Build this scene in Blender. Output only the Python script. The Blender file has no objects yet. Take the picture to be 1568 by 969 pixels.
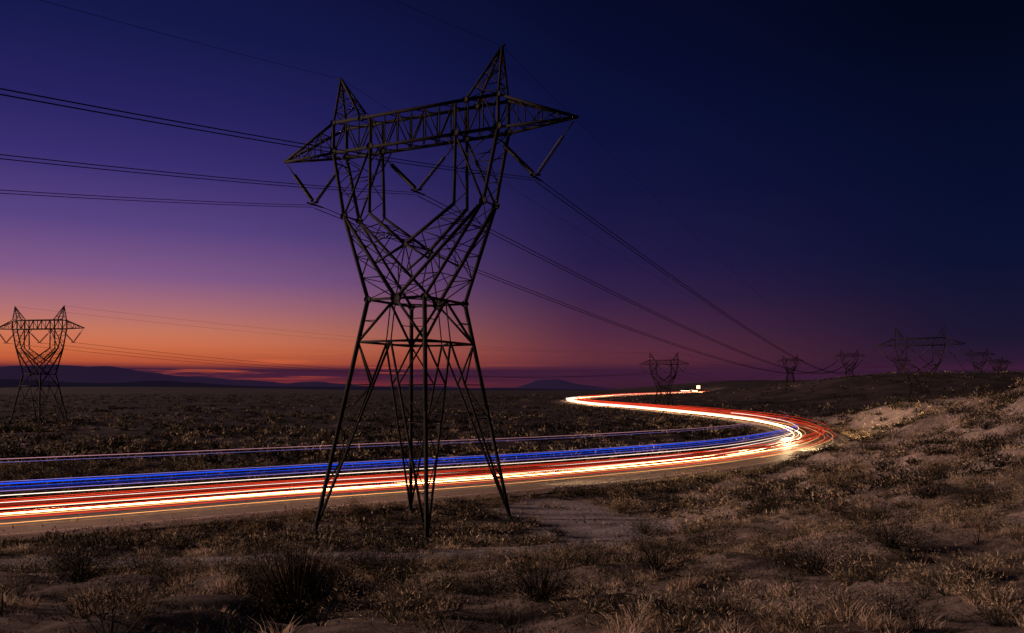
import bpy, math, random
import numpy as np
from mathutils import Vector
rng=np.random.default_rng(7); random.seed(7)
sc=bpy.context.scene
C=bpy.data.collections.new("scene_objects"); sc.collection.children.link(C)
def srgb(r,g,b):
    f=lambda c:(c/255/12.92) if c/255<=0.04045 else ((c/255+0.055)/1.055)**2.4
    return (f(r),f(g),f(b),1)
def link(o,parent=None):
    C.objects.link(o)
    if parent: o.parent=parent
    return o
def empty(name,loc=(0,0,0)):
    e=bpy.data.objects.new(name,None); e.location=loc; return link(e)
def mesh_np(name,V,F,mat=None,parent=None,attrs=None,smooth=False):
    V=np.asarray(V,dtype=np.float32); F=np.asarray(F,dtype=np.int32)
    me=bpy.data.meshes.new(name); k=F.shape[1]
    me.vertices.add(len(V)); me.vertices.foreach_set("co",V.ravel())
    me.loops.add(F.size); me.loops.foreach_set("vertex_index",F.ravel())
    me.polygons.add(len(F)); me.polygons.foreach_set("loop_start",np.arange(0,F.size,k,dtype=np.int32))
    if smooth: me.polygons.foreach_set("use_smooth",np.ones(len(F),dtype=bool))
    if attrs:
        for n,a in attrs.items():
            at=me.attributes.new(n,'FLOAT','POINT'); at.data.foreach_set("value",np.asarray(a,dtype=np.float32))
    me.update(calc_edges=True); me.validate()
    if mat: me.materials.append(mat)
    o=bpy.data.objects.new(name,me); return link(o,parent)

# ---------------------------------------------------------------- materials
def newmat(name):
    m=bpy.data.materials.new(name); m.use_nodes=True
    nt=m.node_tree; b=nt.nodes["Principled BSDF"]; return m,nt,b
def nd(nt,t,**kw):
    n=nt.nodes.new(t)
    for k,v in kw.items(): setattr(n,k,v)
    return n
def ramp(nt,fac,stops):
    r=nd(nt,"ShaderNodeValToRGB"); e=r.color_ramp.elements
    while len(e)<len(stops): e.new(0.5)
    for i,(p,c) in enumerate(stops): e[i].position=p; e[i].color=c
    if fac is not None: nt.links.new(fac,r.inputs[0])
    return r
def noise(nt,scale,detail=6,rough=.6,vec=None):
    n=nd(nt,"ShaderNodeTexNoise"); n.inputs["Scale"].default_value=scale
    n.inputs["Detail"].default_value=detail; n.inputs["Roughness"].default_value=rough
    if vec is None:
        g=nd(nt,"ShaderNodeNewGeometry"); vec=g.outputs["Position"]
    nt.links.new(vec,n.inputs["Vector"]); return n
def mix(nt,f,a,b,mode='MIX'):
    m=nd(nt,"ShaderNodeMix",data_type='RGBA',blend_type=mode)
    for s,v in ((0,f),(6,a),(7,b)):
        if isinstance(v,(int,float,tuple)): m.inputs[s].default_value=v
        else: nt.links.new(v,m.inputs[s])
    return m.outputs[2]

def mat_steel():
    m,nt,b=newmat("weathered_steel")
    n=noise(nt,1.5)
    r=ramp(nt,n.outputs[0],[(.3,(.007,.0055,.0055,1)),(.7,(.019,.015,.014,1))])
    nt.links.new(r.outputs[0],b.inputs["Base Color"]); b.inputs["Roughness"].default_value=.8; b.inputs["Specular IOR Level"].default_value=.1
    return m
STEEL=mat_steel()
def mat_plain(name,col,rough=.8,metal=0):
    m,nt,b=newmat(name); n=noise(nt,4)
    c=mix(nt,n.outputs[0],tuple(x*.75 for x in col[:3])+(1,),tuple(min(1,x*1.25) for x in col[:3])+(1,))
    nt.links.new(c,b.inputs["Base Color"]); b.inputs["Roughness"].default_value=rough; b.inputs["Metallic"].default_value=metal
    return m
WIRE=mat_plain("conductor_aluminium",(.012,.012,.014),.9); WIRE.node_tree.nodes["Principled BSDF"].inputs["Specular IOR Level"].default_value=.05
INS=mat_plain("insulator_glaze",(.008,.006,.006),.5)
def mat_emit(name,col,s):
    m=bpy.data.materials.new(name); m.use_nodes=True; nt=m.node_tree; nt.nodes.clear()
    e=nd(nt,"ShaderNodeEmission"); o=nd(nt,"ShaderNodeOutputMaterial")
    n=noise(nt,.05,3); r=ramp(nt,n.outputs[0],[(.3,(.65,.65,.65,1)),(.7,(1.2,1.2,1.2,1))])
    c=mix(nt,1.0,tuple(col)+(1,),r.outputs[0],'MULTIPLY')
    nt.links.new(c,e.inputs[0]); e.inputs[1].default_value=s
    nt.links.new(e.outputs[0],o.inputs[0]); return m
def mat_veg(name,stops,trans=.25):
    m,nt,b=newmat(name)
    a=nd(nt,"ShaderNodeAttribute",attribute_name="tint")
    r=ramp(nt,a.outputs["Fac"],stops)
    nt.links.new(r.outputs[0],b.inputs["Base Color"]); b.inputs["Roughness"].default_value=.8
    b.inputs["Specular IOR Level"].default_value=.1
    t=nd(nt,"ShaderNodeBsdfTranslucent"); nt.links.new(r.outputs[0],t.inputs[0])
    mx=nd(nt,"ShaderNodeMixShader"); mx.inputs[0].default_value=trans
    nt.links.new(b.outputs[0],mx.inputs[1]); nt.links.new(t.outputs[0],mx.inputs[2])
    nt.links.new(mx.outputs[0],nt.nodes["Material Output"].inputs[0]); return m

# ---------------------------------------------------------------- road line
ctrl=np.array([(-300,10),(-150,24),(-95,36),(-64,48),(-40,63),(-22.4,76),(-4,88.3),(12.5,101),(28,116),(42,134),(52,150),(60,166),(65.5,184),(70,207),(72,236),(70,275),(64,320),(55,370),(43,420),(37,470),(38,520),(48,580),(66,650),(102,780),(162,950),(258,1200),(330,1380)],float)
def catmull(P,n=16):
    P=np.vstack([2*P[0]-P[1],P,2*P[-1]-P[-2]]); out=[]
    for i in range(1,len(P)-2):
        for t in np.arange(n)/n:
            a,b,c,d=P[i-1],P[i],P[i+1],P[i+2]
            out.append(.5*((2*b)+(-a+c)*t+(2*a-5*b+4*c-d)*t*t+(-a+3*b-3*c+d)*t**3))
    out.append(P[-2]); return np.array(out)
fine=catmull(ctrl,24)
seg=np.r_[0,np.cumsum(np.linalg.norm(np.diff(fine,axis=0),axis=1))]
S=np.arange(0,seg[-1],2.5)
CL=np.c_[np.interp(S,seg,fine[:,0]),np.interp(S,seg,fine[:,1])]
for _ in range(6): CL[1:-1]=(CL[:-2]+2*CL[1:-1]+CL[2:])/4
TG=np.gradient(CL,axis=0); TG/=np.linalg.norm(TG,axis=1)[:,None]
NM=np.c_[-TG[:,1],TG[:,0]]
BY=[-90,-60,-20,0,5,10,20,30,40,50,57,130,230,290,400,480,1266,4000]
BZ=[-8,-5,-1.9,-1.7,-2.1,-2.9,-4.8,-6.45,-7.9,-9.4,-10.3,-10.5,-9.5,-9,-8,-6.8,-4,-4]
def base(y): return (np.interp(y-2.5,BY,BZ)+np.interp(y,BY,BZ)*2+np.interp(y+2.5,BY,BZ))/4
def rz(y): return np.where(y<130,-10.5,base(y))
def ss(a,b,x):
    t=np.clip((x-a)/(b-a),0,1); return t*t*(3-2*t)
_w=[(rng.uniform(0,2*math.pi),rng.uniform(0,6.28)) for _ in range(60)]
def wav(x,y,L,k0,n=6):
    z=0
    for i in range(n):
        th,ph=_w[(k0+i)%60]; l=L*(.7+.12*i)
        z=z+np.sin((x*math.cos(th)+y*math.sin(th))*6.283/l+ph)
    return z/n
def raw(x,y):
    z=base(y)
    z=z+.1*x*ss(2,12,x)*(1-ss(45,78,y))*ss(8,26,y)
    z=z+15.8*np.exp(-(x-70)**2/(2*22**2)-(y-70)**2/(2*30**2))
    z=z+8*np.exp(-((x-118)**2+(y-192)**2)/(2*34**2))
    r1=ss(110,240,x)*np.exp(-(y-520)**2/(2*140**2))
    z=z+r1*(13.5+.014*x)
    z=z+ss(100,500,x)*np.exp(-(y-1700)**2/(2*300**2))*24
    z=z+14*np.exp(-(x+1250)**2/(2*500**2)-(y-2600)**2/(2*300**2))
    far=ss(60,250,y)
    hill=ss(14,30,x)*(1-ss(130,200,y))
    z=z+wav(x,y,14,0)*(.5+.7*hill)*(1-far)*ss(6,20,y)+wav(x,y,5,8)*(.36+.35*hill)*(1-ss(60,150,y)*(1-hill))*ss(4,16,y)+wav(x,y,2.2,16)*.22*(1-ss(40,90,y))
    z=z+far*(wav(x,y,90,22)*.9*(1-ss(900,1500,y))+wav(x,y,35,30)*.6*(1-ss(500,900,y)))
    return z
def droad(x,y):
    x=np.ravel(x);y=np.ravel(y); out=np.full(x.shape,1e9); zy=np.zeros(x.shape)
    for i in range(0,len(x),20000):
        a=x[i:i+20000,None]-CL[None,:,0]; b=y[i:i+20000,None]-CL[None,:,1]
        d=a*a+b*b; j=d.argmin(1); out[i:i+20000]=np.sqrt(d[np.arange(len(j)),j]); zy[i:i+20000]=CL[j,1]
    return out,zy
TRK=catmull(np.array([(-70,24),(-30,32),(-17,34.5),(-9,37.5),(-2,42),(4,48),(7.5,55),(6.5,65),(2.5,76)],float),12)
def dtrack(x,y):
    x=np.ravel(x);y=np.ravel(y); out=np.empty(x.shape)
    for i in range(0,len(x),20000):
        out[i:i+20000]=np.sqrt(((x[i:i+20000,None]-TRK[None,:,0])**2+(y[i:i+20000,None]-TRK[None,:,1])**2).min(1))
    return out
def T(x,y,full=False):
    shp=np.shape(x); x=np.ravel(np.asarray(x,float)); y=np.ravel(np.asarray(y,float))
    z=raw(x,y); d,zy=droad(x,y); r=rz(zy)
    dtr=dtrack(x,y); tr=dtr-.9+wav(x,y,6,40)*1.8+wav(x,y,2.5,50)*1.3
    kt=(1-ss(3.5,10,dtr))*.9; z=z*(1-kt)+(base(y)-.12+wav(x,y,2.2,33)*.06+wav(x,y,7,36)*.1)*kt
    k=1-ss(9,26,d); dep=np.where(zy>190,.45,.14)
    z=z*(1-k)+(r-dep)*k
    dt=np.hypot(x+7.3,y-63.8); kp=1-ss(9,16,dt); z=z*(1-kp)+(-10.5+wav(x,y,5,8)*.12)*kp
    if full: return z,d,tr
    return z.reshape(shp)

# ---------------------------------------------------------------- ground
def axis(lo,hi,st,far_lo,far_hi,g):
    a=list(np.arange(lo,hi,st)); s=st
    while a[-1]<far_hi: s*=g; a.append(a[-1]+s)
    b=[lo]; s=st
    while b[-1]>far_lo: s*=g; b.append(b[-1]-s)
    return np.array(b[:0:-1]+a)
xs=axis(-48,90,.5,-9000,9000,1.045); ys=axis(2,170,.5,-120,11000,1.03)
X,Y=np.meshgrid(xs,ys); Z,D,TR=T(X,Y,True)
nx,ny=len(xs),len(ys)
I=np.arange(nx*ny).reshape(ny,nx)
F=np.stack([I[:-1,:-1],I[:-1,1:],I[1:,1:],I[1:,:-1]],-1).reshape(-1,4)
bare=(1-ss(2.4,5.4,TR))
def far_dimf(x,y,d):  # mask: ground beyond the road dimmed in its colour, for weaker light there
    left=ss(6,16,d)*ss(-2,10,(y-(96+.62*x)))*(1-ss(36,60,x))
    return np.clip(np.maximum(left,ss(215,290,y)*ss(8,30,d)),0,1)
xr,yr=X.ravel(),Y.ravel()
fdim=far_dimf(xr,yr,D)
m,nt,b=newmat("desert_ground")
n1=noise(nt,.5,10,.65); n2=noise(nt,2.6,9,.75); n3=noise(nt,.04,8,.6); n4=noise(nt,3,12,.8); n5=noise(nt,30,5,.7)
r1=ramp(nt,n1.outputs[0],[(.42,(.13,.095,.08,1)),(.56,(.40,.30,.255,1))])
r2=ramp(nt,n2.outputs[0],[(.38,(.09,.068,.055,1)),(.56,(.42,.325,.28,1))])
c=mix(nt,.5,r1.outputs[0],r2.outputs[0])
r5=ramp(nt,n5.outputs[0],[(.35,(.55,.55,.55,1)),(.6,(1.1,1.1,1.1,1))])
c=mix(nt,1.0,c,r5.outputs[0],'MULTIPLY')
r3=ramp(nt,n3.outputs[0],[(.38,(.5,.5,.5,1)),(.62,(1.15,1.15,1.15,1))])
c=mix(nt,1.0,c,r3.outputs[0],'MULTIPLY')
sa=nd(nt,"ShaderNodeAttribute",attribute_name="far_dim")
dk=mix(nt,1.0,c,(.18,.17,.21,1),'MULTIPLY'); c=mix(nt,sa.outputs["Fac"],c,dk)  # far dimming multiplied into the base colour
a=nd(nt,"ShaderNodeAttribute",attribute_name="bare")
sand=ramp(nt,n4.outputs[0],[(.32,(.13,.105,.105,1)),(.5,(.28,.24,.245,1)),(.68,(.44,.385,.39,1))])
c=mix(nt,a.outputs["Fac"],c,sand.outputs[0])
nt.links.new(c,b.inputs["Base Color"]); b.inputs["Roughness"].default_value=.95; b.inputs["Specular IOR Level"].default_value=.1
bp=nd(nt,"ShaderNodeBump"); bp.inputs["Strength"].default_value=.85; bp.inputs["Distance"].default_value=.2
nt.links.new(n2.outputs[0],bp.inputs["Height"]); nt.links.new(bp.outputs[0],b.inputs["Normal"])
mesh_np("desert_ground",np.c_[xr,yr,Z],F,m,attrs={"bare":bare,"far_dim":fdim},smooth=True)

# ---------------------------------------------------------------- road
road=empty("road")
def ribbon(name,o1,o2,dz,mat):
    A=CL+NM*o1; B=CL+NM*o2; zz=rz(CL[:,1])+dz
    V=np.vstack([np.c_[A,zz],np.c_[B,zz]]); n=len(CL)
    Fc=[(i,i+1,n+i+1,n+i) for i in range(0,n-1)]
    return mesh_np(name,V,Fc,mat,road)
m,nt,b=newmat("asphalt"); n1=noise(nt,6,8,.7); n2=noise(nt,.3,4)
r=ramp(nt,n1.outputs[0],[(.3,(.065,.058,.05,1)),(.7,(.12,.108,.092,1))])
r2=ramp(nt,n2.outputs[0],[(.3,(.8,.8,.8,1)),(.7,(1.15,1.15,1.15,1))])
nt.links.new(mix(nt,1.0,r.outputs[0],r2.outputs[0],'MULTIPLY'),b.inputs["Base Color"]); b.inputs["Roughness"].default_value=.6
ASP=m
GRV=mat_plain("gravel_shoulder",(.24,.19,.15),.95)
PW=mat_plain("road_paint_white",(.6,.6,.58),.6); PY=mat_plain("road_paint_yellow",(.6,.4,.06),.6)
ribbon("shoulder",-7.6,7.6,-.02,GRV); ribbon("carriageway",-5.7,5.7,.0,ASP)
ribbon("edge_line_1",-4.35,-4.2,.006,PW); ribbon("edge_line_2",4.2,4.35,.006,PW)
ribbon("centre_line_1",-.22,-.1,.006,PY); ribbon("centre_line_2",.1,.22,.006,PY)

# ---------------------------------------------------------------- light trails
trails=empty("light_trails")
def tube(name,P,R,mat,parent,k=6):
    P=np.asarray(P,float); n=len(P); R=np.broadcast_to(R,(n,))
    t=np.gradient(P,axis=0); t/=np.linalg.norm(t,axis=1)[:,None]
    up=np.array([0,0,1.]); s=np.cross(t,up); s/=np.maximum(np.linalg.norm(s,axis=1)[:,None],1e-6); w=np.cross(s,t)
    V=np.concatenate([P+R[:,None]*(math.cos(2*math.pi*j/k)*s+math.sin(2*math.pi*j/k)*w) for j in range(k)])
    Fc=[(j*n+i,j*n+i+1,((j+1)%k)*n+i+1,((j+1)%k)*n+i) for j in range(k) for i in range(n-1)]
    return mesh_np(name,V,Fc,mat,parent,smooth=True)
EW=mat_emit("headlight_warm",(1,.48,.18),26); EWH=mat_emit("headlight_white",(1,.74,.62),2.4)
ER=mat_emit("taillight_red",(1,.06,.022),1.15); EO=mat_emit("marker_orange",(1,.40,.12),2.2); ED=mat_emit("taillight_dim",(1,.07,.03),.22)
EB=mat_emit("blue_light",(.014,.09,1),.9); EBD=mat_emit("blue_light_dim",(.02,.05,.7),.2); EP=mat_emit("violet_light",(.42,.3,1),.8); ET=mat_emit("pink_light",(.9,.4,.5),.6)
k=0
def trail(off,h,r,mat,ymax=2000,ymin=-100,grow=0,ph=0,name="trail"):
    global k; k+=1
    sel=(CL[:,1]<ymax)&(CL[:,1]>ymin)&(S>170)
    sel&=(CL[:,1]<=200)|(np.arange(len(CL))%2==0)
    o=off+.25*np.sin(S/45+ph)+.12*np.sin(S/17+2*ph)
    P=CL+NM*o[:,None]; y=CL[:,1]
    R=r*(1+grow*np.clip((y-105)/120,0,2.6))
    z=rz(y)+h+.02*np.sin(S/6+ph)
    tube(f"{name}_{k}",np.c_[P,z][sel],R[sel],mat,trails,4)
trail(1.8,.70,.017,EW,grow=2.8,ph=0,name="headlight_trail")
trail(3.3,.72,.013,EW,grow=2.8,ph=0.2,name="headlight_trail")
trail(2.6,.98,.020,EWH,grow=2.7,ph=2,name="headlight_trail")
trail(3.9,1.35,.018,EWH,grow=2.4,ph=2.2,name="headlight_trail")
trail(1.3,1.2,.014,EO,grow=2.6,ph=2.6,name="headlight_trail")
trail(2.4,2.1,.024,EWH,ymax=260,grow=1.2,ph=1,name="marker_trail")
trail(2.9,2.4,.024,EP,ymax=175,ph=1,name="marker_trail")
trail(2.7,3.0,.060,EB,ymax=172,ph=1,name="blue_trail")
trail(2.4,2.76,.020,EB,ymax=168,ph=1.1,name="blue_trail")
trail(2.5,2.62,.04,EBD,ymax=168,ph=1.1,name="blue_trail")
trail(2.6,3.18,.018,EP,ymax=164,ph=1.1,name="blue_trail")
trail(4.6,4.85,.022,ET,ymax=200,ph=.5,name="marker_trail")
trail(4.3,4.6,.008,EP,ymax=180,ph=.5,name="marker_trail")
trail(-1.6,1.0,.028,EO,ymax=200,ph=3,name="marker_trail")
trail(-2.2,1.3,.017,EW,ymax=140,ph=3.1,name="marker_trail")
trail(-2.7,.62,.016,EO,ymax=230,ph=3.4,name="marker_trail")
trail(-3.1,1.0,.020,ER,grow=1.2,ph=3,name="taillight_trail")
trail(-1.5,1.65,.026,ER,grow=1,ph=4,name="taillight_trail")
trail(-2.9,1.85,.034,ER,grow=.9,ph=4,name="taillight_trail")
trail(-2.0,2.2,.030,ER,grow=.9,ph=5,name="taillight_trail")
trail(-2.6,1.45,.016,ER,grow=1,ph=5.6,name="taillight_trail")
trail(-2.4,2.0,.10,ED,grow=.2,ph=4.5,ymax=240,name="taillight_trail")
trail(-2.2,1.4,.07,ED,grow=.2,ph=3.6,ymax=240,name="taillight_trail")
trail(-3.6,2.5,.018,ER,grow=.8,ph=5.4,ymax=330,name="taillight_trail")
trail(-1.0,.75,.016,ER,grow=1.5,ph=1.4,name="taillight_trail")
trail(-4.4,1.2,.018,ER,grow=1.1,ph=2.4,ymin=105,name="taillight_trail")
trail(-4.2,.8,.024,EO,ph=.4,ymax=240,ymin=120,name="taillight_trail")

# ---------------------------------------------------------------- towers
A_=np.array([.899,-.438]); B_=np.array([.438,.899])
EZ=24.3
def tower_segments():
    s_=[]
    def seg(p,q,w=.10): s_.append((np.array(p,float),np.array(q,float),w))
    lerp=lambda a,b,t:np.array(a,float)*(1-t)+np.array(b,float)*t
    def zig(P0,P1,Q0,Q1,n,w=.08,horiz=True):
        for i in range(n):
            p=lerp(P0,P1,i/n);q=lerp(Q0,Q1,i/n);p2=lerp(P0,P1,(i+1)/n);q2=lerp(Q0,Q1,(i+1)/n)
            if horiz and i>0: seg(p,q,w)
            if i%2: seg(p,q2,w)
            else: seg(q,p2,w)
    def cor(z,s,t):
        f=z/17.3; return np.array([s*(4.8+(2.5-4.8)*f),t*(6.4+(3.0-6.4)*f),z])
    ring=[(-1,-1),(1,-1),(1,1),(-1,1)]
    for s,t in ring: seg(cor(-3,s,t),cor(9,s,t),.22); seg(cor(9,s,t),cor(17.3,s,t),.24)
    for i in range(4):
        a=ring[i]; b=ring[(i+1)%4]
        for z,w in ((17.3,.17),(14.1,.16)): seg(cor(z,*a),cor(z,*b),w)
        M17=(cor(17.3,*a)+cor(17.3,*b))/2; M14=(cor(14.1,*a)+cor(14.1,*b))/2
        seg(M17,cor(14.1,*a),.15); seg(M17,cor(14.1,*b),.15); seg(M17,M14,.07)
        for c in (a,b):
            seg(lerp(M17,cor(14.1,*c),.5),cor(15.7,*c),.06)
            foot=cor(.2,*c); seg(M14,foot,.13)
            lv=[14.1,10.9,8.2,5.7,3.4,1.6]
            pl=[cor(z,*c) for z in lv]; pd=[lerp(M14,foot,(14.1-z)/13.9) for z in lv]
            for j in range(1,len(lv)):
                seg(pl[j],pd[j],.055)
                if j==1: seg(pl[0],pd[1],.11)
                elif j%2: seg(pl[j-1],pd[j],.055)
                else: seg(pd[j-1],pl[j],.055)
    for z in (17.3,14.1):
        ms=[(cor(z,*ring[i])+cor(z,*ring[(i+1)%4]))/2 for i in range(4)]
        for i in range(4): seg(ms[i],ms[(i+1)%4],.09)
    for i in range(4):
        a=ring[i]; b=ring[(i+1)%4]; c=ring[(i+2)%4]
        M1=(cor(14.1,*a)+cor(14.1,*b))/2; M2=(cor(14.1,*b)+cor(14.1,*c))/2
        for f in (.42,.72): seg(lerp(M1,cor(.2,*b),f),lerp(M2,cor(.2,*b),f),.055)
    for t in (-1,1):
        mid=np.array([0,3.0*t,17.3]); apex=np.array([0,1.75*t,21.5])
        for s in (-1,1):
            W=cor(17.3,s,t); EO_=np.array([6.25*s,1.0*t,EZ]); EI=np.array([3.8*s,1.0*t,EZ])
            BO=np.array([7.4*s,.85*t,29.5]); BI=np.array([3.85*s,.85*t,29.5])
            seg(W,EO_,.22); seg(EO_,BO,.20); seg(BO,BO+[0,0,2.4],.19); seg(EI,BI,.18); seg(BI,BI+[0,0,2.4],.13)
            seg(EI,apex,.2); seg(EO_,mid,.22)
            zig(W,EO_,mid,EO_,4,.07); zig(apex,EI,lerp(mid,EO_,.4),EO_,3,.07)
            seg(apex,lerp(mid,EO_,.4),.14); seg(apex,lerp(mid,EO_,.2),.07)
            seg(EO_,BI,.13); zig(EO_,BO,EO_,BI,3,.06); seg(lerp(EI,BI,.5),lerp(EO_,BI,.5),.06)
            seg(lerp(EI,BI,.75),BI+[-.9*s,0,0],.08)
        seg(mid,apex,.07)
    def pr(p): return np.array([p[0],-p[1],p[2]])
    for s in (-1,1):
        W=cor(17.3,s,1); EO_=np.array([6.25*s,1.0,EZ]); EI=np.array([3.8*s,1.0,EZ]); BO=np.array([7.4*s,.85,29.5]); BI=np.array([3.85*s,.85,29.5]); ap=np.array([0,1.75,21.5]); mid=np.array([0,3.0,17.3])
        zig(W,EO_,pr(W),pr(EO_),4,.055); zig(EO_,BO,pr(EO_),pr(BO),4,.05,False); zig(EI,BI,pr(EI),pr(BI),4,.05,False)
        zig(ap,EI,pr(ap),pr(EI),3,.05); zig(mid,EO_,pr(mid),pr(EO_),3,.05,False); seg(EO_,pr(EO_),.1)
    seg((0,1.75,21.5),(0,-1.75,21.5),.1)
    c4=[(-.85,29.5),(.85,29.5),(.85,31.9),(-.85,31.9)]
    for v,z in c4: seg((-7.4,v,z),(7.4,v,z),.2)
    for i in range(4):
        a=c4[i];b_=c4[(i+1)%4]
        zig((-7.4,*a),(7.4,*a),(-7.4,*b_),(7.4,*b_),12,.08 if i%2 else .06,bool(i%2))
    for s in (-1,1):
        tip=(13.25*s,0,29.65)
        for v,z in c4: seg((7.4*s,v,z),tip,.16)
        for i in range(4):
            a=c4[i];b_=c4[(i+1)%4]
            zig((7.4*s,*a),tip,(7.4*s,*b_),tip,4,.065)
        ap=(7.3*s,0,35.7)
        pb=[(7.4*s,-.85,31.9),(7.4*s,.85,31.9),(4.7*s,.85,31.9),(4.7*s,-.85,31.9)]
        for p in pb: seg(p,ap,.14)
        for i in range(4): zig(pb[i],ap,pb[(i+1)%4],ap,4,.055)
        seg((7.2*s,0,35.7),(7.55*s,0,35.75),.1)
    return s_
TS=tower_segments()
def beams(segs,mult=1):
    V=[];Fc=[];n=0
    for p,q,w in segs:
        d=q-p; L=np.linalg.norm(d)
        if L<1e-4: continue
        d=d/L; r=np.array([0,0,1.]) if abs(d[2])<.9 else np.array([1.,0,0])
        s=np.cross(d,r); s/=np.linalg.norm(s); u=np.cross(s,d); h=w*mult/2
        for e in (p,q):
            for a,b in ((-1,-1),(1,-1),(1,1),(-1,1)): V.append(e+s*a*h+u*b*h)
        for i in range(4): Fc.append((n+i,n+(i+1)%4,n+4+(i+1)%4,n+4+i))
        Fc.append((n+3,n+2,n+1,n)); Fc.append((n+4,n+5,n+6,n+7)); n+=8
    return V,Fc
def insul(p,q,R=.15,nd_=24,mult=1):
    p=np.array(p,float);q=np.array(q,float); d=q-p;L=np.linalg.norm(d);d/=L
    s=np.cross(d,[0,1.,0]);s/=np.linalg.norm(s);u=np.cross(s,d)
    prof=[]
    for i in range(nd_):
        t=i/nd_*L; st=L/nd_
        prof+=[(t,.05),(t+st*.3,R*mult),(t+st*.62,R*mult*.85),(t+st*.66,.05)]
    k=8;V=[];Fc=[]
    for t,r in prof:
        for j in range(k): V.append(p+d*t+r*(math.cos(2*math.pi*j/k)*s+math.sin(2*math.pi*j/k)*u))
    for i in range(len(prof)-1):
        for j in range(k): Fc.append((i*k+j,i*k+(j+1)%k,(i+1)*k+(j+1)%k,(i+1)*k+j))
    return V,Fc
VV=[(0,3.3,-3.3),(10,12.9,7.3),(-10,-12.9,-7.3)]
def tower(cx,cy,cz,mult=1,ang=None,name="transmission_tower",detail=True):
    e=empty(name,(cx,cy,cz)); e.rotation_euler=(0,0,math.atan2(A_[1],A_[0]) if ang is None else ang)
    V,Fc=beams(TS,mult); mesh_np("lattice",V,Fc,STEEL,e)
    if detail:
        V,Fc=[],[]
        for t in (-1,1):
            for (u,v,z,r) in [(0,3.0,17.3,.42),(6.25,1,EZ,.3),(-6.25,1,EZ,.3),(0,1.75,21.5,.26),(2.5,3,17.3,.3),(-2.5,3,17.3,.3),(7.4,.85,29.6,.3),(-7.4,.85,29.6,.3),(3.85,.85,29.6,.3),(-3.85,.85,29.6,.3),(4.7,.85,31.9,.25),(-4.7,.85,31.9,.25),(7.4,.85,31.9,.25),(-7.4,.85,31.9,.25)]:
                n=len(V); y0=v*t; th=.12
                for yy in (y0-th,y0+th):
                    for a in range(8):
                        an=a*math.pi/4+.39; V.append((u+r*math.cos(an),yy,z+r*.9*math.sin(an)))
                Fc+=[(n+a,n+(a+1)%8,n+8+(a+1)%8,n+8+a) for a in range(8)]
                for o in (n,n+8): Fc+=[(o,o+1,o+2,o+3),(o,o+3,o+4,o+7),(o+4,o+5,o+6,o+7)]
        mesh_np("gusset_plates",V,Fc,STEEL,e)
        V=[];Fc=[]
        for s,t in ((-1,-1),(1,-1),(1,1),(-1,1)):
            n=len(V)
            for z,r in ((-1,.5),(.12,.4),(.2,.33)):
                for a in range(8): V.append((s*4.8+r*math.cos(a*math.pi/4),t*6.4+r*math.sin(a*math.pi/4),z))
            for q in (0,8):
                for a in range(8): Fc.append((n+q+a,n+q+(a+1)%8,n+q+8+(a+1)%8,n+q+8+a))
            o=n+16; Fc+=[(o,o+1,o+2,o+3),(o,o+3,o+4,o+7),(o+4,o+5,o+6,o+7)]
        mesh_np("concrete_footings",V,Fc,mat_plain("concrete",(.12,.11,.10)),e)
    V=[];Fc=[];sg=[]
    for u,a,b_ in VV:
        for x in (a,b_):
            top=np.array([x,0,29.0 if u==0 else (29.4 if abs(x)>12 else 28.6)]); bot=np.array([u+.12*np.sign(x-u),0,26.0])
            p=top+(bot-top)*(.28 if abs(x)>12 or u==0 else .12); q=top+(bot-top)*.97
            sg.append((top,p,.07)); sg.append((q,bot,.08))
            v,f=insul(p,q,.19,22 if detail else 8,mult*.95); n=len(V); V+=v; Fc+=[tuple(i+n for i in ff) for ff in f]
        sg.append((np.array([u-.35,0,25.95]),np.array([u+.35,0,25.95]),.14))
        sg.append((np.array([u,-1.0,25.75]),np.array([u,1.0,25.75]),.1))
        if u==0:
            for x in (a,b_): sg.append((np.array([x,-.85,29.5]),np.array([x,0,29.0]),.07)); sg.append((np.array([x,.85,29.5]),np.array([x,0,29.0]),.07))
        else:
            x=7.3*np.sign(u); sg.append((np.array([x,-.85,28.7]),np.array([x,.85,28.7]),.09))
    mesh_np("insulator_strings",V,Fc,INS,e); V,Fc=beams(sg,mult); mesh_np("string_hardware",V,Fc,STEEL,e)
    return e
def att(cx,cy,cz,u,z,ang=None):
    a=(A_[0],A_[1]) if ang is None else (math.cos(ang),math.sin(ang))
    return np.array([cx+a[0]*u,cy+a[1]*u,cz+z])
MAIN=(-7.28,63.8,-10.5)
tower(*MAIN,1.0)
NEXT=(306,750,1.0)
AN=math.radians(-8)
OT={'left':(-128,224,-13.0,1.2,AN),'next':(306,750,1.0,1.7,None),'mid':(78,425,-16.5,1.3,None),'r1':(134.6,273,-14.8,1.3,None),
    't1210':(286,850,.3,1.9,None),'t1498':(423,750,2.2,1.7,None),'t1378':(516,1100,9.5,2.2,None),'t1522':(650,1110,9.0,2.2,None),'t1535':(760,1280,12,2.4,None)}
for k_,(x,y,z,mu,an) in OT.items(): tower(x,y,z,mu,an,detail=False)

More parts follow.
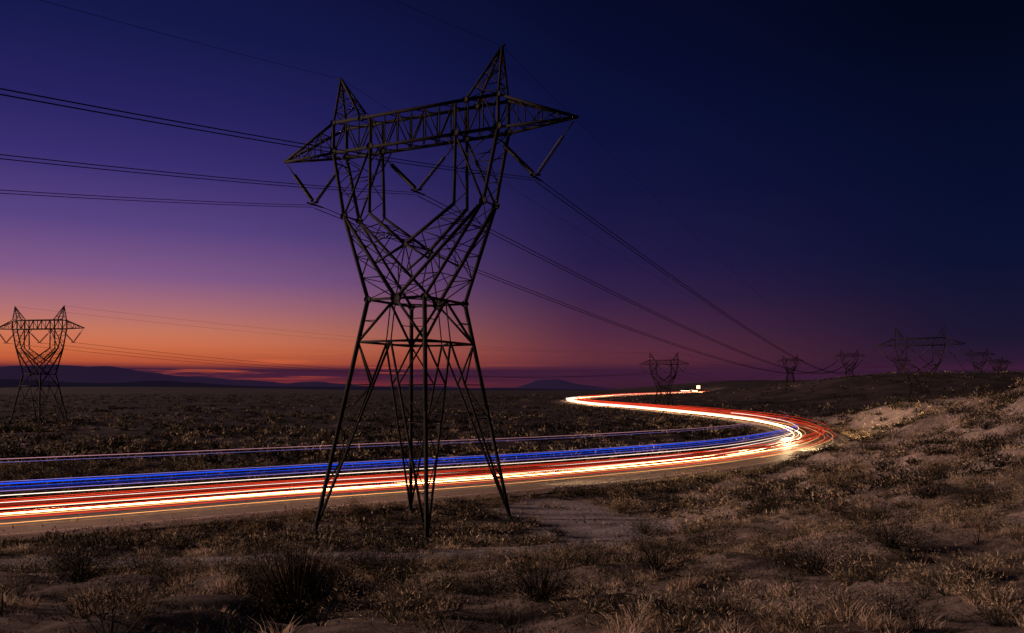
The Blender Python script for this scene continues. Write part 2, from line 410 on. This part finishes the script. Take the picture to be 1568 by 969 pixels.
# ---------------------------------------------------------------- wires
wires=empty("power_lines")
def parab(p,q,slope0,n=80):
    L=np.linalg.norm((q-p)[:2]); s=np.linspace(0,1,n)**1.6*L
    c=(q[2]-p[2]-slope0*L)/L**2
    return np.c_[p[0]+(q[0]-p[0])*s/L,p[1]+(q[1]-p[1])*s/L,p[2]+slope0*s+c*s*s]
nn=0
def wire(P,r=.028,bundle=True,gap=.21):
    global nn
    for o in ((-gap,gap) if bundle else (0,)):
        nn+=1; Q=P.copy(); Q[:,2]+=o; tube(f"conductor_{nn}",Q,r,WIRE,wires,k=6)
for u in (-10,0,10):
    p=att(*MAIN,u,25.65); q=att(*NEXT,u,25.65)
    W_=parab(p,q,-.052,120); dist=np.linalg.norm(W_[:,:2],axis=1)
    wire(W_,.030+.00016*(dist-60),gap=.17)
    s=np.linspace(0,155,60)
    wire(np.c_[p[0]-B_[0]*s,p[1]-B_[1]*s,p[2]-.185*s+.0006*s*s],.022,gap=.085)
for u in (-7.3,7.3):
    p=att(*MAIN,u,35.7); q=att(*NEXT,u,35.7)
    wire(parab(p,q,-.045),.014,False)
    s=np.linspace(0,155,60)
    wire(np.c_[p[0]-B_[0]*s,p[1]-B_[1]*s,p[2]-.19*s+.0006*s*s],.012,False)
def span(a,b,r,sl=-.05):
    ta=OT[a][4]; tb=OT[b][4]; a=OT[a][:3];b=OT[b][:3]
    for u in (-10,0,10): wire(parab(att(*a,u,25.8,ta),att(*b,u,25.8,tb),sl,50),r,False)
    for u in (-7.3,7.3): wire(parab(att(*a,u,35.7,ta),att(*b,u,35.7,tb),sl*.7,50),r*.5,False)
span('left','mid',.045,-.09); span('mid','t1210',.06,-.05); span('r1','t1498',.06,-.05); span('next','t1378',.07,-.04); span('t1498','t1522',.07,-.03)

# ---------------------------------------------------------------- mountains
def mountains(name,pts,y0,mat,amp):
    px=np.array(pts,float); xs_=np.linspace(px[0,0],px[-1,0],900)
    h=np.interp(xs_,px[:,0],px[:,1])
    nz=sum(np.sin(xs_/L+ph)*L/900 for L,ph in ((900,1),(430,2),(210,.4),(95,3.3),(47,.7),(23,2)))
    h=np.maximum(h+nz*amp*np.clip(h/80,0,1),0)
    rows=[(0,0),(400,.45),(800,.8),(1100,1),(1700,.6),(2500,0)]
    V=[];n=len(xs_)
    for j,(dy,f) in enumerate(rows):
        jit=(1+.12*np.sin(xs_/130+j*2)) if 0<f<1 else 1
        V.append(np.c_[xs_,np.full(n,y0+dy)+120*np.sin(xs_/310+j),h*f*jit-8])
    V=np.concatenate(V); Fc=[(j*n+i,j*n+i+1,(j+1)*n+i+1,(j+1)*n+i) for j in range(len(rows)-1) for i in range(n-1)]
    return mesh_np(name,V,Fc,mat,smooth=True)
def mat_mtn(name,col,haze_glow):  # distance haze put into the rock as a faint glow of its own
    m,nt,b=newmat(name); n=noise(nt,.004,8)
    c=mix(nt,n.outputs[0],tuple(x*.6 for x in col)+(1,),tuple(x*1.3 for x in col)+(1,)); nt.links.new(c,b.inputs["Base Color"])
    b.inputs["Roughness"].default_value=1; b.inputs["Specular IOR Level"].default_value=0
    b.inputs["Emission Color"].default_value=haze_glow; b.inputs["Emission Strength"].default_value=1
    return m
mountains("mountain_range",[(-12000,140),(-9000,240),(-6400,285),(-5600,280),(-5100,250),(-4862,262),(-4151,190),(-3440,145),(-3000,130),(-2730,105),(-2400,130),(-1750,100),(-1000,62),(-500,25),(60,25),(300,80),(560,110),(800,70),(1300,15),(2200,0)],9000,mat_mtn("rock_haze_glow",(.006,.005,.010),srgb(34,23,45)),30)
mountains("mountain_range",[(-12000,60),(-6000,110),(-4300,80),(-3500,105),(-2600,50),(-1500,60),(-700,25),(0,20),(1500,0)],7400,mat_mtn("near_rock_haze_glow",(.004,.004,.006),srgb(21,15,29)),16)

# ---------------------------------------------------------------- lit roadside building on the horizon
bx,by=268,1215; bz=float(T(np.array([bx]),np.array([by]))[0])
bld=empty("roadside_building",(bx,by,bz))
def box(name,c,s,mat,parent):
    V=[(c[0]+a*s[0]/2,c[1]+b_*s[1]/2,c[2]+d*s[2]/2) for d in (-1,1) for b_ in (-1,1) for a in (-1,1)]
    return mesh_np(name,V,[(0,2,3,1),(4,5,7,6),(0,1,5,4),(2,6,7,3),(0,4,6,2),(1,3,7,5)],mat,parent)
WL=mat_plain("stucco",(.4,.33,.25)); WIN=mat_emit("lit_window",(1,.62,.3),4)
box("walls",(0,0,2.5),(9,7,6),WL,bld); box("roof",(0,0,5.7),(10,8,.5),mat_plain("roofing",(.1,.08,.07)),bld)
for i,xx in enumerate((-2.8,0,2.8)): box(f"window_{i}",(xx,-3.53,2.8),(2.0,.06,2.6),WIN,bld)
box("sign_mast",(4.9,-4,4),(.3,.3,10),STEEL,bld); box("sign_panel",(4.9,-4.1,8.8),(5,.4,4.6),WIN,bld)
box("canopy",(-14,0,3.9),(14,7,.5),WL,bld); box("canopy_light",(-14,-3.4,3.4),(13,.1,.6),mat_emit("canopy_lamp",(1,.8,.55),6),bld)
for xx in (-19,-9): box("canopy_post",(xx,0,1.5),(.3,.3,4.6),STEEL,bld)

# ---------------------------------------------------------------- vegetation
def tris(name,V,tint,mat,parent=None):
    V=V.reshape(-1,3); F=np.arange(len(V)).reshape(-1,3); return mesh_np(name,V,F,mat,parent,{"tint":tint})
def grass(P,H,R,nb,W,tint,seg2=True):
    n=len(P); N=n*nb; idx=np.repeat(np.arange(n),nb)
    th=rng.uniform(0,6.283,N); rr=np.sqrt(rng.random(N))*R[idx]*.6
    b0=P[idx]+np.c_[rr*np.cos(th),rr*np.sin(th),np.zeros(N)-.03]
    th2=th+rng.normal(0,.6,N); lean=rng.uniform(.1,1.0,N)*(.5+rr/R[idx])
    L=H[idx]*rng.uniform(.5,1.1,N)
    d=np.c_[np.cos(th2)*np.sin(lean),np.sin(th2)*np.sin(lean),np.cos(lean)]
    ph=rng.uniform(0,6.283,N); w=np.c_[np.cos(ph),np.sin(ph),np.zeros(N)]*(W*rng.uniform(.6,1.3,N))[:,None]
    lean2=lean+rng.uniform(.2,.9,N)
    d2=np.c_[np.cos(th2)*np.sin(lean2),np.sin(th2)*np.sin(lean2),np.cos(lean2)]
    mid=b0+d*(L*.55)[:,None]; tip=mid+d2*(L*.5)[:,None]
    t=np.clip(tint[idx]+rng.normal(0,.12,N),0,1)
    if seg2:
        a=b0-w;b=b0+w;c=mid-w*.8;e=mid+w*.8
        V=np.stack([a,b,e,a,e,c,c,e,tip],1); return V.reshape(-1,3),np.repeat(t,9)
    V=np.stack([b0-w,b0+w,tip],1); return V.reshape(-1,3),np.repeat(t,3)
def shrub(P,H,R,nl,LS,tint,stems=12,flat=.8,fine=.35):
    n=len(P); N=n*nl; idx=np.repeat(np.arange(n),nl)
    u=rng.normal(size=(N,3)); u/=np.linalg.norm(u,axis=1)[:,None]; u[:,2]=np.abs(u[:,2])
    ph=rng.uniform(0,6.283,(n,4))[idx]; az=np.arctan2(u[:,1],u[:,0])
    lump=1+.28*np.sin(az*3+ph[:,0])+.2*np.sin(az*5+ph[:,1]+u[:,2]*4)+.18*np.sin(u[:,2]*9+ph[:,2]+az*2)
    rad=(rng.random(N)**.45)*lump
    off=np.c_[u[:,0]*R[idx]*rad,u[:,1]*R[idx]*rad,u[:,2]*H[idx]*rad*flat+.06*H[idx]]
    c=P[idx]+off
    a=off/np.maximum(np.linalg.norm(off,axis=1)[:,None],1e-4)+rng.normal(size=(N,3))*.55; a[:,2]+=.25; a/=np.linalg.norm(a,axis=1)[:,None]
    b=np.cross(a,rng.normal(size=(N,3))); b/=np.linalg.norm(b,axis=1)[:,None]
    s=(LS*rng.uniform(.5,1.4,N))[:,None]
    V=np.stack([c-b*s*fine,c+b*s*fine,c+a*s*1.6],1).reshape(-1,3)
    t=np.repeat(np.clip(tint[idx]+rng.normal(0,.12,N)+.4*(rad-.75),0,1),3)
    M=n*stems; i2=np.repeat(np.arange(n),stems); th=rng.uniform(0,6.283,M); ln=rng.uniform(.1,1.1,M)
    d=np.c_[np.cos(th)*np.sin(ln)*R[i2],np.sin(th)*np.sin(ln)*R[i2],np.cos(ln*.8)*H[i2]]*rng.uniform(.75,1.15,M)[:,None]
    q=rng.uniform(0,6.283,M); w=np.c_[np.cos(q),np.sin(q),np.zeros(M)]*(.006+.006*H[i2])[:,None]
    base_=P[i2]-[0,0,.05]; V2=np.stack([base_-w,base_+w,base_+d],1).reshape(-1,3)
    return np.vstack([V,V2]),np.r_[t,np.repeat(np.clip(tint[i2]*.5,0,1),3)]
BIG=[(-3.5,13.4,1.45,1.15,7000,.035,.3,420),(-2.9,21,1.15,1.2,5200,.04,.15),(3.6,20.5,1.05,1.5,6000,.04,.2),(6.8,18.5,1.0,1.6,7000,.04,.12),(.5,14.5,.9,1.1,5000,.035,.15,160),
     (-8.9,17,.95,1.2,5000,.035,.15),(-6.2,19.5,.7,.9,2800,.035,.55),(9.6,21,.8,1.2,4400,.04,.12),(-13.0,69,1.5,1.3,1400,.1,.8),(9.2,70,1.4,1.6,1400,.1,.9),(-16.5,66,1.1,1.5,1200,.1,.9),
     (-1.3,74,1.2,1.4,1000,.1,.8),(9.5,59,1.3,1.7,1400,.1,.5),(14,44,1.3,1.9,2200,.09,.15),(19,38,1.2,1.7,2200,.08,.12),(24,62,1.3,1.8,1400,.12,.9),(30,72,1.3,1.8,1400,.12,.9),(-19,60,1.0,1.3,1000,.1,.9),(12,27,1.0,1.4,3200,.05,.12),(5,12.5,.5,.8,3200,.03,.25),
     (-12,27,1.0,1.4,3000,.05,.12),(-5,29,1.0,1.3,3000,.05,.15),(2,30,1.0,1.4,3000,.05,.12),(8,34,1.1,1.5,2800,.06,.15),(17,30,1.0,1.5,3000,.05,.12),(-16,30,1.0,1.4,2800,.06,.2),(11.5,17.5,.7,1.0,3400,.035,.15),(-9,23,.7,1.0,2000,.045,.7),(15,23,.8,1.2,2600,.045,.6),(.5,25,.6,.9,1800,.045,.7),(24,46,1.2,1.8,2000,.09,.12),(33,56,1.3,2.0,1800,.1,.12),(39,68,1.3,2.0,1600,.1,.15),(27,52,1.0,1.5,1600,.09,.7)]
bigxy=np.array([(b[0],b[1],b[3]) for b in BIG])
def scatter(n,y0,y1,power=1.0,clr=3.6,rd=8.0,dens=None):
    y=np.sqrt(rng.uniform(y0**2,y1**2,n)) if power==1 else y0*(y1/y0)**rng.random(n)
    x=rng.uniform(-.82,.82,n)*y+rng.uniform(-4,4,n)
    z,d,tr=T(x,y,True)
    keep=(d>rd)&((tr>clr)|(rng.random(n)<.05))
    if dens is not None: keep&=(rng.random(n)<dens(x,y))
    if y0<50:
        dd=np.sqrt((x[:,None]-bigxy[None,:,0])**2+(y[:,None]-bigxy[None,:,1])**2)-bigxy[None,:,2]
        keep&=(dd.min(1)>.35)
    return np.c_[x,y,z][keep],d[keep]
DG=mat_veg("dry_grass_blades",[(0,(.06,.042,.03,1)),(.3,(.20,.14,.10,1)),(.6,(.44,.32,.23,1)),(1,(.62,.48,.36,1))],.3)
SG=mat_veg("sage_leaves",[(0,(.012,.010,.008,1)),(.4,(.042,.036,.026,1)),(.7,(.20,.148,.095,1)),(1,(.44,.33,.20,1))],.15)
def cl(x,y):
    f=wav(x,y,8,3)*1.6+wav(x,y,3.1,11)*1.2
    return np.clip(.15+1.6*f,.01,1)
tn=lambda P,n,b0=.6:np.clip(b0+.5*wav(P[:,0],P[:,1],5,20)+rng.normal(0,.2,n),0,1)
Vs=[];Ts=[]
P,d=scatter(5200,6.5,40,dens=cl); n=len(P)
v,t=grass(P,rng.uniform(.14,.36,n),rng.uniform(.2,.42,n),64,.006,tn(P,n,.64)); Vs.append(v);Ts.append(t)
P,d=scatter(10500,40,115,dens=cl); n=len(P)
gdim=far_dimf(P[:,0],P[:,1],d)
v,t=grass(P,rng.uniform(.25,.55,n),rng.uniform(.4,1.0,n),30,.026,np.clip(tn(P,n,.70)-.5*gdim,0,1),False); Vs.append(v);Ts.append(t)  # blade tint lowered by the same far dimming
P,d=scatter(12000,115,330,power=2,dens=cl); n=len(P); gdim=far_dimf(P[:,0],P[:,1],d)
v,t=grass(P,rng.uniform(.3,.8,n),rng.uniform(.5,1.4,n),14,.08,np.clip(tn(P,n,.68)-.5*gdim*(1-.6*(P[:,1]<170)),0,1),False); Vs.append(v);Ts.append(t)
tris("dry_grass",np.vstack(Vs),np.concatenate(Ts),DG)
Vs=[];Ts=[]
def bim(n,p=.45): return np.where(rng.random(n)<p,rng.uniform(.0,.28,n),rng.uniform(.62,.95,n))
P,_=scatter(1500,8.5,42,clr=4); n=len(P); q=rng.uniform(.22,.7,n)
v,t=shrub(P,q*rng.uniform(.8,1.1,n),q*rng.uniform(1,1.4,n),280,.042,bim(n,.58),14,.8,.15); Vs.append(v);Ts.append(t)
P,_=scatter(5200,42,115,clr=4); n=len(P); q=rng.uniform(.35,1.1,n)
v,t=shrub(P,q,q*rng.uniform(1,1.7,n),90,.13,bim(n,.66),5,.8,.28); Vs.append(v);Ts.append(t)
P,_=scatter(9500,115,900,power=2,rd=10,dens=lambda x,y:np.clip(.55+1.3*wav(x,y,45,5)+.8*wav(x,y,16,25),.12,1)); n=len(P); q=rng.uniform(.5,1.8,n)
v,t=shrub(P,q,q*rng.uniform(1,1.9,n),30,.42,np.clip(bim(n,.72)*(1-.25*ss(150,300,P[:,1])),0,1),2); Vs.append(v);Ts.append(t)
N_=3600
i=rng.integers(0,len(CL),N_); o=-(8.4+rng.exponential(2.0,N_)); xy=CL[i]+NM[i]*o[:,None]+rng.normal(0,.8,(N_,2))
q=(xy[:,1]>45)&(xy[:,1]<240)&(np.abs(xy[:,0])<.8*xy[:,1]); xy=xy[q]; z,d,tr=T(xy[:,0],xy[:,1],True); q=(d>8.2)&(tr>2.6); P=np.c_[xy,z][q]; n=len(P)
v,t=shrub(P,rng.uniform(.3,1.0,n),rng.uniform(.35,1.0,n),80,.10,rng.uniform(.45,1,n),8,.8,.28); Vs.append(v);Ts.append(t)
tris("sagebrush_scrub",np.vstack(Vs),np.concatenate(Ts),SG)
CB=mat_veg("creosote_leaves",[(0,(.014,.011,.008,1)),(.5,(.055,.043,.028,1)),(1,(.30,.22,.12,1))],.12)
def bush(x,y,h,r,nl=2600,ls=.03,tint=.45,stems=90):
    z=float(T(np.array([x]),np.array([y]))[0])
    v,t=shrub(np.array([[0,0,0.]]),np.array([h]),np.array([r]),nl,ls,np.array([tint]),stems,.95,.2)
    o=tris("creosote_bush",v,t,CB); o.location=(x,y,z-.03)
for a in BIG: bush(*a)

# ---------------------------------------------------------------- sky
w=bpy.data.worlds.new("World"); sc.world=w; w.use_nodes=True; nt=w.node_tree; nt.nodes.clear()
tc=nd(nt,"ShaderNodeTexCoord"); nrm=nd(nt,"ShaderNodeVectorMath",operation='NORMALIZE'); nt.links.new(tc.outputs["Generated"],nrm.inputs[0])
sp=nd(nt,"ShaderNodeSeparateXYZ"); nt.links.new(nrm.outputs[0],sp.inputs[0])
sunaz=math.radians(-40)
fl=nd(nt,"ShaderNodeVectorMath",operation='MULTIPLY'); nt.links.new(nrm.outputs[0],fl.inputs[0]); fl.inputs[1].default_value=(1,1,0)
fn=nd(nt,"ShaderNodeVectorMath",operation='NORMALIZE'); nt.links.new(fl.outputs[0],fn.inputs[0])
dp=nd(nt,"ShaderNodeVectorMath",operation='DOT_PRODUCT'); nt.links.new(fn.outputs[0],dp.inputs[0]); dp.inputs[1].default_value=(math.sin(sunaz),math.cos(sunaz),0)
K=2.0
def er(st): return ramp(nt,eX,[(e*K,srgb(*c)) for e,c in st])
em=nd(nt,"ShaderNodeMath",operation='MULTIPLY',use_clamp=True); nt.links.new(sp.outputs[2],em.inputs[0]); em.inputs[1].default_value=K
eX=em.outputs[0]
RL=er([(0,(116,42,48)),(.012,(146,52,46)),(.026,(208,90,48)),(.043,(212,110,68)),(.066,(198,118,94)),(.09,(172,110,118)),(.125,(130,90,136)),(.18,(88,67,129)),(.243,(57,46,112)),(.304,(37,33,94)),(.372,(21,25,76)),(.48,(10,14,50))])
RC=er([(0,(60,27,48)),(.013,(80,35,56)),(.035,(116,54,64)),(.07,(92,47,72)),(.11,(62,37,77)),(.154,(42,30,78)),(.229,(24,23,70)),(.30,(15,19,65)),(.36,(11,16,57)),(.42,(8,13,48)),(.5,(5,9,34))])
RR=er([(0,(38,24,42)),(.0185,(38,24,47)),(.066,(25,21,49)),(.134,(11,17,49)),(.2,(7,14,46)),(.263,(5,12,41)),(.32,(3,9,33)),(.37,(2,6,26)),(.5,(1,4,18))])
def mr(a,b):
    m_=nd(nt,"ShaderNodeMapRange"); m_.interpolation_type='SMOOTHSTEP'; m_.inputs[1].default_value=a; m_.inputs[2].default_value=b
    nt.links.new(dp.outputs["Value"],m_.inputs[0]); return m_.outputs[0]
c1=mix(nt,mr(.32,.9),RR.outputs[0],RC.outputs[0]); c2=mix(nt,mr(.69,.995),c1,RL.outputs[0])
mp=nd(nt,"ShaderNodeVectorMath",operation='MULTIPLY'); nt.links.new(nrm.outputs[0],mp.inputs[0]); mp.inputs[1].default_value=(5,5,190)
cn=noise(nt,1.0,7,.6,mp.outputs[0]); cr=ramp(nt,cn.outputs[0],[(.34,(0,0,0,1)),(.46,(1,1,1,1))])
band=ramp(nt,sp.outputs[2],[(.006,(0,0,0,1)),(.013,(.95,.95,.95,1)),(.024,(1,1,1,1)),(.030,(.3,.3,.3,1)),(.052,(0,0,0,1))])
cm=nd(nt,"ShaderNodeMath",operation='MULTIPLY'); nt.links.new(cr.outputs[0],cm.inputs[0]); nt.links.new(band.outputs[0],cm.inputs[1])
c3=mix(nt,cm.outputs[0],c2,srgb(60,28,54))
bg=nd(nt,"ShaderNodeBackground"); nt.links.new(c3,bg.inputs[0]); bg.inputs[1].default_value=1
sk=nd(nt,"ShaderNodeTexSky",sky_type='NISHITA'); sk.sun_disc=False; sk.sun_elevation=math.radians(0.5); sk.sun_rotation=math.radians(-68)
bg2=nd(nt,"ShaderNodeBackground"); nt.links.new(sk.outputs[0],bg2.inputs[0]); bg2.inputs[1].default_value=.0006
ad=nd(nt,"ShaderNodeAddShader"); nt.links.new(bg.outputs[0],ad.inputs[0]); nt.links.new(bg2.outputs[0],ad.inputs[1])
ou=nd(nt,"ShaderNodeOutputWorld"); nt.links.new(ad.outputs[0],ou.inputs[0])
# afterglow
L=bpy.data.lights.new("sunset_afterglow",'SUN'); L.energy=4.3; L.angle=math.radians(6); L.color=(1,.67,.54)
lo=bpy.data.objects.new("sunset_afterglow",L); link(lo)
az=math.radians(-84); el=math.radians(10)
dv=Vector((math.sin(az)*math.cos(el),math.cos(az)*math.cos(el),math.sin(el)))
lo.rotation_euler=dv.to_track_quat('Z','Y').to_euler()
# headlamps of the passing cars on the bend
def beam(p,q,e,ang):
    l=bpy.data.lights.new("headlight_beam",'SPOT'); l.energy=e; l.spot_size=math.radians(ang); l.spot_blend=1; l.shadow_soft_size=.3; l.color=(1,.68,.36)
    o=bpy.data.objects.new("headlight_beam",l); link(o,trails); o.location=p
    o.rotation_euler=(Vector(q)-Vector(p)).to_track_quat('-Z','Y').to_euler()
beam((47,136,-8.8),(90,207,-6.6),380000,42)
beam((60,180,-8.4),(38,104,-8.6),40000,30)
beam((-2,88,-8.8),(50,118,-7.8),90000,34)
# camera
cam=bpy.data.cameras.new("camera"); co=bpy.data.objects.new("camera",cam); link(co)
co.location=(0,0,0); co.rotation_euler=(math.radians(90),0,0)
cam.sensor_width=36; cam.lens=1266/1568*36; cam.shift_y=(597-484.5)/1568; cam.clip_end=30000; cam.clip_start=.1
sc.camera=co
sc.view_settings.view_transform='Standard'; sc.view_settings.look='None'; sc.view_settings.exposure=0
